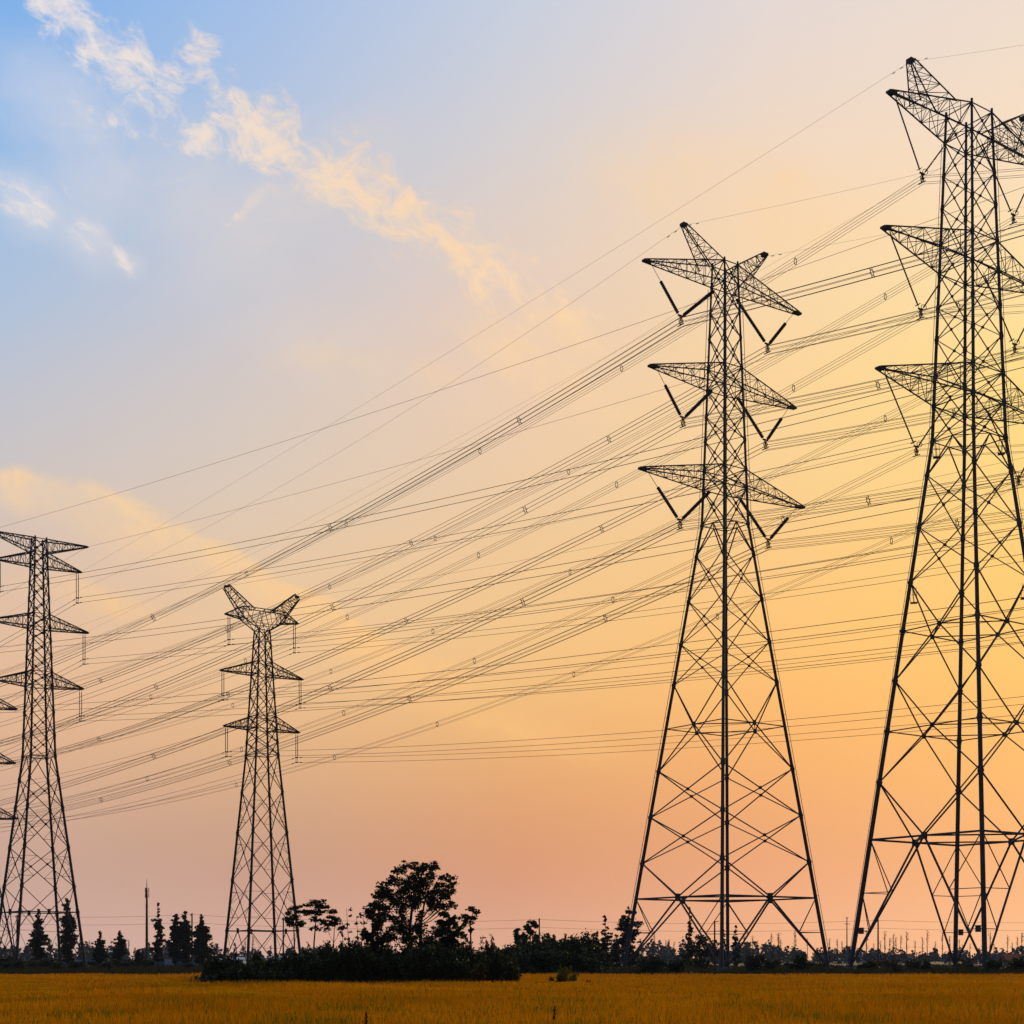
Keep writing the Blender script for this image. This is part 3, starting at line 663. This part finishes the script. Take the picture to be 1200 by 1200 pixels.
# feathery trees and the big tree of the thicket
def B(px0, Y, lst):
    """blobs given in picture pixels: (x, y, rx, ry) -> metres relative to the base at px0"""
    out = []
    for (x, y, rx, ry) in lst: out.append((wx(x, Y)-wx(px0, Y), random.uniform(-.6, .6)*pxm(Y, rx), wz(y, Y), pxm(Y, rx), pxm(Y, rx)*.9, pxm(Y, ry)))
    return out
def tp(px0, Y, lst): return [(wx(x, Y)-wx(px0, Y), 0, wz(y, Y)) for (x, y) in lst]
YB = 88
def fuller(l, k=1.9, e=1.15): return [(x+random.uniform(-2, 2), y+random.uniform(-1, 2), rx*e, ry*k) for (x, y, rx, ry) in l]
big = [(448,1042,9,4),(444,1060,6,4),(458,1031,9,5),(455,1050,11,7),(470,1020,8,4),(478,1015,8,3),(474,1036,11,6),(466,1062,12,7),(452,1068,9,6),(484,1028,9,6),(497,1017,9,4),(512,1014,8,4),
       (505,1028,10,5),(520,1029,10,3),(527,1037,8,3),(515,1042,11,5),(525,1050,7,4),(498,1045,11,7),(486,1058,10,7),(508,1060,10,5),(520,1063,9,4),(474,1076,9,5),(495,1072,7,4),(463,1080,10,5),(446,1052,8,5),(489,1040,8,7),(530,1045,5,3),(479,1048,10,8),(470,1090,10,5),(492,1092,12,5),(512,1090,10,5),(456,1092,10,6),(480,1101,13,5),(503,1103,12,5),(532,1060,5,3),(441,1048,5,3)]
tree('broadleaf_tree', 483, YB, tp(483, YB, [(483,1163),(482,1120),(480,1090),(483,1062),(490,1035),(497,1020)]), .13, B(483, YB, fuller(big)), 13000, .085, 'largest leafy tree with a wide airy crown rising from the dark thicket')
r_ = bpy.data.objects['broadleaf_tree']
m = MB(); m.tube([Vector(p) for p in tp(483, YB, [(490,1150),(492,1110),(493,1085),(497,1060),(505,1035)])], [.09, .08, .07, .05, .02], 6); m.build('second_trunk', M['bark'], r_)
tree('broadleaf_tree', 436, YB+1, tp(436, YB+1, [(436,1162),(436,1100),(437,1070)]), .10, B(436, YB+1, [(437,1062,7,7),(433,1072,8,9),(444,1082,8,9),(428,1095,8,9),(450,1100,9,9),(440,1085,8,8),(434,1098,8,8),(441,1108,9,9),(432,1112,8,8),(446,1074,7,5)]), 2900, .095, 'dark narrow leafy tree at the left side of the largest tree')
tree('broadleaf_tree', 528, YB+1, tp(528, YB+1, [(528,1162),(527,1110),(526,1075)]), .10, B(528, YB+1, [(522,1072,8,6),(530,1079,8,7),(518,1082,8,8),(536,1092,8,7),(524,1103,10,8),(524,1088,8,7),(530,1098,9,8),(522,1106,8,7),(513,1092,7,6),(532,1110,8,7)]), 2900, .095, 'dark narrow leafy tree under the right side of the largest tree')
tree('feathery_tree', 551, YB-1, tp(551, YB-1, [(552,1163),(552,1110),(551,1085),(554,1070)]), .07, B(551, YB-1, fuller([(544,1073,6,2.5),(553,1067,7,2),(559,1068,4,2),(548,1079,7,3),(557,1076,4,2),(541,1084,4,2.5),(552,1090,3,3),(546,1095,4,3)], 1.6, 1.1)), 1100, .075, 'small spreading tree with a thin trunk right of the largest tree', m='leaf_dark')
tree('feathery_tree', 345, YB+2, tp(345, YB+2, [(343,1160),(345,1105),(344,1080),(345,1066)]), .06, B(345, YB+2, fuller([(344,1063,9,2.5),(338,1069,5,2),(351,1068,7,2),(345,1075,9,2.5),(340,1083,7,2.5),(352,1083,7,2.5),(336,1078,4,1.6)], 1.6, 1.1)), 1100, .08, 'flat-layered feathery tree in front of the right foot of the horned pylon')
tree('feathery_tree', 368, YB, tp(368, YB, [(366,1160),(368,1105),(370,1080),(371,1064)]), .06, B(368, YB, fuller([(358,1060,5,2),(372,1060,11,3),(378,1063,7,2),(362,1067,7,2.5),(374,1070,9,3),(366,1077,8,2.5),(377,1079,6,2.5),(370,1088,6,2.5)], 1.6, 1.1)), 1400, .08, 'widest flat-topped feathery tree, right of the horned pylon foot')
tree('feathery_tree', 391, YB+1, tp(391, YB+1, [(392,1160),(391,1105),(392,1082)]), .05, B(391, YB+1, fuller([(391,1068,7,2),(385,1074,6,2),(396,1076,6,2),(390,1082,8,3),(398,1087,5,3),(383,1088,4,3)], 1.6, 1.1)), 950, .075, 'smaller feathery tree, rightmost of the three flat-layered ones')
# slim saplings in the thicket
for i, (x, yt, dsc) in enumerate([(408,1064,'pale bare sapling with a leafy tip right of the feathery trees'),(419,1073,'bare thin sapling between the feathery trees and the dark thicket'),(426,1062,'tall bare sapling against the dark narrow tree'),
                 (401,1080,'short sapling low beside the feathery trees'),(462,1085,'thin sapling stem under the left crown of the largest tree'),(507,1085,'thin sapling stem under the right crown of the largest tree'),(541,1092,'little sapling below the small spreading tree'),(566,1098,'low sapling at the right end of the thicket')]):
    hh = wz(yt, 84); tree('sapling', x, 84, [(0, 0, 0), (.05, 0, hh*.5), (random.uniform(-.1, .1), 0, hh)], .03, [(random.uniform(-.15, .15), 0, hh*t, .16, .15, .10) for t in (.98, .9, .8, .7, .62, .55, .5)], 130, .07, dsc, 'sapling', 'leaf_warm', limbs=False)
tree('broadleaf_tree', 622, 175, tp(622, 175, [(622,1141),(621,1110),(622,1085)]), .15, B(622, 175, [(622,1080,4,3),(617,1086,5,4),(627,1086,5,4),(622,1092,7,4),(616,1098,6,5),(628,1098,6,5)]), 900, .16, 'round-headed dark tree above the hedge, beside the pole near the middle')
tree('broadleaf_tree', 607, 178, tp(607, 178, [(607,1141),(607,1110),(607,1092)]), .13, B(607, 178, [(607,1090,4,3),(605,1096,5,4),(610,1099,5,4),(606,1104,6,5)]), 600, .16, 'small round-headed dark tree left of the pole near the middle')
tree('broadleaf_tree', 820, 236, tp(820, 236, [(820,1137),(820,1120),(820,1105)]), .2, B(820, 236, [(820,1102,10,7),(810,1108,10,8),(831,1107,11,8),(805,1118,9,8),(820,1117,14,10),(836,1119,9,8),(820,1127,20,6)]), 2600, .20, 'wide round dark tree standing behind the second tallest pylon legs')
# bushes: five source shapes, each copy a thing of its own
def bush_mesh(k):
    bl = []
    for q in range(7+k): 
        a = random.uniform(0, 6.28); rr = random.uniform(.1, .62); bl.append((math.cos(a)*rr, math.sin(a)*rr, random.uniform(.18, .66), random.uniform(.25, .42), random.uniform(.25, .42), random.uniform(.18, .34)))
    bl.append((0, 0, .2, .9, .7, .22))
    for q in range(5): bl.append((random.uniform(-.6, .6), random.uniform(-.4, .4), random.uniform(.6, .9), .10, .10, random.uniform(.08, .14)))
    B_ = np.array(bl); q = leafcloud(B_[:, :3], B_[:, 3:], 3400, .075, .65, .3); c_ = q.mean(1, keepdims=True); return c_+(q-c_)*np.array([1, 1, .42])
def make_bush(k, m):
    root = empty('bush', (0, 0, -50)); quads_mesh('foliage', bush_mesh(k), M[m], root)
    st = MB()
    for q in range(5): a = q*1.3; st.tube([(0, 0, -.05), (math.cos(a)*.15, math.sin(a)*.15, .3), (math.cos(a)*.4, math.sin(a)*.4, .65)], [.03, .02, .008], 4)
    st.build('stem', M['bark'], root); return root
protos = {m: [make_bush(k, m) for k in range(n)] for m, n in (('leaf_dark', 5), ('leaf_warm', 3), ('leaf_yellow', 1))}; used = set()
def bush(px, Y, r, h, label, group=None, m='leaf_dark', cat='bush'):
    k = random.randrange(len(protos[m])); p = protos[m][k]
    if (m, k) in used:
        o = p.copy(); col.objects.link(o)
        for ch in p.children: c_ = ch.copy(); col.objects.link(c_); c_.parent = o
    else: used.add((m, k)); o = p
    o.location = (wx(px, Y), Y, 0); o.scale = (r, r, h*1.15); o.rotation_euler = (0, 0, random.uniform(0, 6.28)); tag(o, label, cat, group)
    return o
prof = [(236, 1132), (250, 1124), (265, 1121), (300, 1123), (330, 1117), (345, 1109), (375, 1110), (400, 1107), (430, 1104), (455, 1108), (480, 1108), (505, 1107), (540, 1106), (570, 1106), (590, 1110), (604, 1116)]
def yprof(x, P_=prof):
    for (a, ya), (b, yb) in zip(P_[:-1], P_[1:]):
        if a <= x <= b: return lerp(ya, yb, (x-a)/(b-a))
    return P_[-1][1]
for row, (Y, dn, step) in enumerate(((80, 12, 15), (84, 5, 13), (90, 0, 12))):
    x = 244+row*3
    while x < 600:
        r = random.uniform(.62, .9); h = max(.8, wz(yprof(x)+dn+random.choice([-7, -2, 0, 2, 6, 9]), Y)); r *= random.uniform(.8, 1.35)
        bush(x, Y+random.uniform(-1, 1), r, h, 'dark bush within the dense thicket in the middle of the field', 'bushes of the dark thicket', 'leaf_dark' if random.random() < .85 else 'leaf_warm'); x += step*random.uniform(.8, 1.2)
hp = [(598, 1110), (615, 1103), (640, 1100), (665, 1101), (690, 1103), (701, 1112)]
for row, (Y, dn) in enumerate(((138, 16), (145, 6), (152, -1))):
    for x in range(602+row*4, 701, 11):
        bush(x, Y+random.uniform(-2, 2), 1.7, wz(yprof(x, hp)+dn+random.uniform(-2, 2), Y)*1.08, 'tall dark bush of the hedge between the thicket and the pylon foot', 'hedge bushes behind the yellow-green bush')
bush(661, 79, .5, 1.25, 'yellow-green bush at the field edge right of the thicket', None, 'leaf_yellow')
bush(672, 80, .38, .95, 'smaller yellow-green bush leaning on the larger one', None, 'leaf_yellow')
bush(690, 79, .25, .62, 'tiny dark bush alone right of the yellow-green bushes')
bush(648, 81, .35, .72, 'low dark bush just left of the yellow-green bushes')
for px, Y, rp, yt, lab in ((885, 175, 15, 1119, 'round dark bush just right of the second tallest pylon legs'), (902, 176, 9, 1124, 'low round bush attached to the round dark bush'), (937, 190, 14, 1117, 'round green bush between the second tallest pylon right foot and its legs'),
                      (766, 165, 24, 1122, 'wide dark bush right of the second tallest pylon left foot'), (792, 168, 18, 1124, 'dark bush left of the second tallest pylon near leg'), (1165, 180, 16, 1124, 'bush in front of the red-roofed shed at the right edge'), (1193, 178, 18, 1121, 'larger bush at the right edge beside the shed'),
                      (1050, 170, 8, 1128, 'small dark bush low in the verge beneath the tallest pylon'), (30, 250, 26, 1125, 'dark bush below the left pylon near its left feet'), (62, 245, 24, 1124, 'dark bush below the left pylon between its feet'), (95, 240, 18, 1127, 'dark bush at the right foot of the left pylon'), (5, 250, 20, 1122, 'dark bush at the left picture edge'), (163, 290, 13, 1112, 'rounded dark bush at the foot of the thin mast'), (252, 200, 14, 1118, 'dark bush just left of the horned pylon feet')):
    bush(px, Y, pxm(Y, rp), wz(yt, Y), lab)
for i in range(64):
    x = random.uniform(610, 1215) if i < 46 else random.uniform(-10, 235); Y = random.uniform(212, 270) if i < 46 else random.uniform(215, 290)
    bush(x, Y, random.uniform(1.0, 2.0), random.uniform(.8, 1.7), 'low scrubby bush in the verge behind the rice field', 'low scrub along the verge', random.choice(['leaf_dark', 'leaf_dark', 'leaf_warm']))
for k_, ps in protos.items():
    for i, p in enumerate(ps):
        if (k_, i) not in used:
            for ch in list(p.children): bpy.data.objects.remove(ch)
            bpy.data.objects.remove(p)
# thin poplars standing above the far tree line
def poplar_quads(h):
    bl = [(random.uniform(-.3, .3), random.uniform(-.3, .3), h*t, .42, .42, .35) for t in (.45, .55, .62, .7, .76, .82, .88, .93, .98)]; B_ = np.array(bl); return leafcloud(B_[:, :3], B_[:, 3:], 120, .17, .5)
pop = []
for k in range(4):
    root = empty('poplar_tree', (0, 0, 0)); m = MB(); m.tube([(0, 0, 0), (.15, 0, 5), (random.uniform(-.3, .3), 0, 10)], [.17, .12, .05], 5)
    for q in range(10): z = random.uniform(4.5, 9.6); a = random.uniform(0, 6.28); m.tube([(0, 0, z-.6), (math.cos(a)*.35, math.sin(a)*.35, z), (math.cos(a)*.45, math.sin(a)*.45, z+.7)], [.05, .04, .02], 4)
    m.build('trunk', M['bark'], root); quads_mesh('crown', poplar_quads(10)[:30+30*k], M['leaf_warm'], root); pop.append(root)
xs = [872, 882, 887, 897, 904, 912, 913, 932, 946, 972, 981, 987, 1024, 1037, 1043, 1050, 1056, 1063, 1072, 1081, 1087, 1096, 1104, 1113, 1128, 1137, 1151, 1165, 1181, 1186, 1198, 1210, 754, 766, 772, 790, 105, 151, 287, 296, 915, 1016, 1032, 1047, 1124, 1160, 1192, 780, 826]
for i, x in enumerate(xs):
    k = i % 4; o = pop[k] if i < 4 else pop[k].copy()
    if i >= 4:
        col.objects.link(o)
        for ch in pop[k].children: c_ = ch.copy(); col.objects.link(c_); c_.parent = o
    Y = random.uniform(430, 620); yt = random.uniform(1090, 1106); o.location = (wx(x, Y), Y, 0); s_ = wz(yt, Y)/10; o.scale = (s_, s_, s_); o.rotation_euler = (0, 0, random.uniform(0, 6))
    tag(o, 'thin spindly poplar standing above the far tree line', 'tree', 'thin poplars on the horizon')
# the far wood
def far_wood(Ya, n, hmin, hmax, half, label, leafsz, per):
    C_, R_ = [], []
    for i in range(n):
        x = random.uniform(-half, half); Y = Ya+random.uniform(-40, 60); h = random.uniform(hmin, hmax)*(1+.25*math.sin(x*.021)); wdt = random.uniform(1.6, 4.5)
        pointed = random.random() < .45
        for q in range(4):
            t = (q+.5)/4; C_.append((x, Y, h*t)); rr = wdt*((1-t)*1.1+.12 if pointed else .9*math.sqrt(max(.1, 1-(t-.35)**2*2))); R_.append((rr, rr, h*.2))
    return tag(quads_mesh('far_wood', leafcloud(C_, R_, per*n, leafsz, .8), M['leaf_hazed']), label, 'woodland', kind='stuff')
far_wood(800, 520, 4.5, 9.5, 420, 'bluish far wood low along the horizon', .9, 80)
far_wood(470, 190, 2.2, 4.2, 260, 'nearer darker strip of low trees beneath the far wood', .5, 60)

# ---------------------------------------------------------------- poles, mast, sheds
YP = 300
poles = [(-140, 1072, 'off'), (20, 1072, 'wooden pole standing inside the left pylon'), (225, 1070, 'wooden pole between the two dark pointed trees'), (332, 1075, 'wooden pole beside the right foot of the horned pylon'),
         (632, 1076, 'wooden pole beside the round-headed tree near the middle'), (1029, 1077, 'wooden pole just right of the tallest pylon left foot'), (1420, 1074, 'off')]
tops = []
for x, yt, lab in poles:
    h = wz(yt, YP); tops.append(Vector((wx(x, YP), YP, h-.25)))
    if lab == 'off': continue
    root = empty('utility_pole', (wx(x, YP), YP, 0)); tag(root, lab, 'pole', 'utility poles of the low line')
    m = MB(); m.bar((0, 0, -.3), (0, 0, h), .19, 8, .13); m.build('pole', M['wood'], root)
    m = MB(); m.bar((-.1, -.8, h-.5), (-.1, .8, h-.5), .07); m.build('crossbar', M['wood'], root)
    for e in (-.7, .7): m = MB(); m.tube([(-.1, e, h-.45), (-.1, e, h-.35), (-.1, e, h-.22)], [.05, .09, .05], 6); m.build('insulator', M['insul'], root)
root = empty('utility_pole', (wx(992.5, 320), 320, 0)); h = wz(1075, 320); tag(root, 'pale metal pole just left of the tallest pylon left foot', 'pole')
m = MB(); m.bar((0, 0, -.3), (0, 0, h), .15, 8, .09); m.build('pole', M['steel_light'], root)
m = MB(); m.bar((-.5, 0, h-1.4), (.6, 0, h-1.4), .08); m.bar((-.3, 0, h-.1), (.3, 0, h-.1), .07); m.build('crossbar', M['steel_light'], root)
for dz, lab in ((0, 'upper wire of the low line running along the horizon between the wooden poles'), (-1.55, 'lower wire of the low line running along the horizon between the wooden poles')):
    m = MB(); o0 = tops[0]
    for a, b in zip(tops[:-1], tops[1:]):
        L_ = (b-a).length; m.tube([lerp(a, b, k/14)+Vector((0, 0, dz-4*L_*.011*(k/14)*(1-k/14)))-o0 for k in range(15)], .032, 4)
    o = m.build('utility_wire', M['wire']); o.location = o0; tag(o, lab, 'power line', 'wires of the low line')
m = MB(); a, b = Vector((wx(610, 520), 520, wz(1111, 520))), Vector((wx(1300, 520), 520, wz(1109, 520)))
for k in range(6): pass
m.tube([lerp(a, b, k/30)-a+Vector((0, 0, -.5*abs(math.sin(k*.6)))) for k in range(31)], .03, 4); o = m.build('utility_wire', M['wire']); o.location = a; tag(o, 'faint distant wire just above the far wood at the right', 'power line')
# short pole on the field edge
root = empty('post', (wx(837.5, 114), 114, 0)); tag(root, 'slim dark post at the field edge in front of the second tallest pylon legs', 'post'); h = wz(1079, 114)
m = MB(); m.bar((0, 0, -.3), (0, 0, h), .075, 8, .055); m.build('pole', M['wood'], root)
m = MB(); m.bar((-.02, 0, h-.1), (.34, .1, h-.02), .035); m.build('bracket', M['wood'], root)
# small lamp-like pole in the distance
root = empty('utility_pole', (wx(905, 300), 300, 0)); tag(root, 'short pole with a small crossbar right of the round dark bush', 'pole'); h = wz(1111, 300)
m = MB(); m.bar((0, 0, -.3), (0, 0, h), .16, 8, .12); m.build('pole', M['wood'], root)
m = MB(); m.bar((-.75, 0, h-.25), (.2, 0, h-.25), .06); m.box((-.75, 0, h-.3), (.3, .2, .16)); m.build('crossbar', M['wood'], root)
# telecom mast
root = empty('telecom_mast', (wx(172, 380), 380, 0)); tag(root, 'thin grey telecom mast with antennas near the top, left', 'mast'); h = wz(1030, 380)
m = MB(); m.tube([(0, 0, -.3), (0, 0, h*.5), (0, 0, h*.86)], [.38, .30, .22], 10); m.tube([(0, 0, h*.86), (0, 0, h*.93), (0, 0, h)], [.14, .08, .04], 6); m.build('shaft', M['steel_far'], root)
for zf in (.865, .80, .675):
    m = MB(); m.ring((0, 0, h*zf), (1, 0, 0), (0, 1, 0), .45, .45, .05, 12); m.ring((0, 0, h*zf+.5), (1, 0, 0), (0, 1, 0), .45, .45, .035, 12)
    for q in range(4): a = q*math.pi/2; m.bar((0, 0, h*zf), (math.cos(a)*.45, math.sin(a)*.45, h*zf), .05)
    m.build('platform', M['steel_far'], root)
for zf in (.85, .79):
    for q in range(3): a = q*2.09+.4; m = MB(); m.box((math.cos(a)*.5, math.sin(a)*.5, h*zf+.4), (.12, .2, 1.2), a); m.build('antenna', M['steel_far'], root)
# low blue fence behind the pointed trees
x0_, x1_ = wx(70, 325), wx(242, 325); root = empty('sheet_fence', ((x0_+x1_)/2, 325, 0)); tag(root, 'long low blue sheet fence behind the pointed trees at the left', 'fence')
n_ = 14; wd = (x1_-x0_)/n_
for k in range(n_):
    m = MB(); cx_ = -(x1_-x0_)/2+wd*(k+.5); hh = 1.35+random.uniform(-.08, .1)
    for q in range(6): m.box((cx_-wd/2+wd*(q+.5)/6, .02*(q % 2), hh/2+.1), (wd/6*.98, .05, hh))
    m.build('panel', M['blue_wall'] if k % 3 != 1 else M['white_wall'], root)
for k in range(n_+1): m = MB(); m.bar((-(x1_-x0_)/2+wd*k, .08, -.2), (-(x1_-x0_)/2+wd*k, .08, 1.75), .06, 6); m.build('post', M['steel_light'], root)
def house(px, Y, w_, d_, hw_, hr, label, wall, roof, rz=0.0, group=None):
    root = empty('house', (wx(px, Y), Y, 0), rz); tag(root, label, 'house', group); m = MB()
    m.box((0, 0, hw_/2), (w_, d_, hw_)); m.build('wall', M[wall], root)
    m = MB(); a = w_/2+.3; b = d_/2+.3
    m.v = [Vector(p) for p in ((-a, -b, hw_-.05), (a, -b, hw_-.05), (a, b, hw_-.05), (-a, b, hw_-.05), (-a, 0, hr), (a, 0, hr))]; m.f = [(0, 1, 5, 4), (2, 3, 4, 5), (0, 4, 3), (1, 2, 5), (3, 2, 1, 0)]
    m.build('roof', M[roof], root)
    for k in range(max(1, int(w_/3))):
        m = MB(); xx = -w_/2+w_*(k+.5)/max(1, int(w_/3)); m.box((xx, -d_/2-.02, hw_*.55), (.9, .05, .9*min(1, hw_/2.4))); f_ = m.build('window', M['glass'], root)
    m = MB(); m.box((w_*.32, -d_/2-.02, hw_*.4), (.8, .07, hw_*.78)); m.build('door', M['wood'], root)
house(1200, 215, 5.6, 4, 1.5, 2.35, 'low red-roofed shed cut by the right picture edge', 'house_wall', 'red_roof')
house(1034, 640, 7, 5, 2.6, 4.0, 'small white house in the far wood under the tallest pylon', 'white_wall', 'red_roof', .3)
house(1013, 600, 5, 4, 2.2, 3.2, 'smaller white house left of the white house in the far wood', 'white_wall', 'house_wall', -.2)
house(1060, 650, 6, 4, 2.4, 3.6, 'pale house between the tallest pylon legs in the far wood', 'white_wall', 'red_roof', .1)
house(330, 330, 5, 4, 1.5, 2.2, 'tiny white and blue shed behind the thicket beside the horned pylon', 'blue_wall', 'white_wall', .15)
house(272, 330, 6, 4, 1.5, 2.0, 'long white-roofed blue shed between the horned pylon feet', 'blue_wall', 'white_wall', -.1)
# tall weeds standing out of the rice
def weed(px, ytop, Y, label, lean=.05):
    root = empty('weed', (wx(px, Y), Y, 0)); tag(root, label, 'plant', 'tall weeds in the rice'); h = wz(ytop, Y)
    m = MB(); m.tube([(0, 0, 0), (lean*.4, 0, h*.6), (lean, 0, h)], [.008, .006, .004], 5); m.build('stem', M['weed'], root)
    pts = np.array([(lean*.7+lean*.3*t, 0, h*(.80+.2*t)) for t in np.linspace(0, 1, 9)]); quads_mesh('seed_head', leafcloud(pts, np.full((9, 3), .022), 90, .016, .6), M['weed'], root)
weed(645, 1180, 24, 'leaning dark seed head of a weed right of the middle in the rice', .07)
weed(428, 1187, 23, 'dark seed head of a weed left of the middle in the rice', .02)
weed(219, 1144, 60, 'dark tuft sticking out of the rice at the left end of the thicket', .2)

# ---------------------------------------------------------------- air
m = bpy.data.materials.new('haze'); m.use_nodes = True; t = m.node_tree; t.nodes.clear()
pv = t.nodes.new('ShaderNodeVolumePrincipled'); pv.inputs['Color'].default_value = (.72, .82, 1.0, 1); pv.inputs['Density'].default_value = HAZE; pv.inputs['Anisotropy'].default_value = .0
mo = t.nodes.new('ShaderNodeOutputMaterial'); t.links.new(pv.outputs[0], mo.inputs['Volume'])
if HAZE > 0:
    g = MB(); g.box((0, 600, 64), (3300, 1900, 131)); tag(g.build('haze', m), 'thin evening haze that fades the far trees', 'haze', kind='stuff')
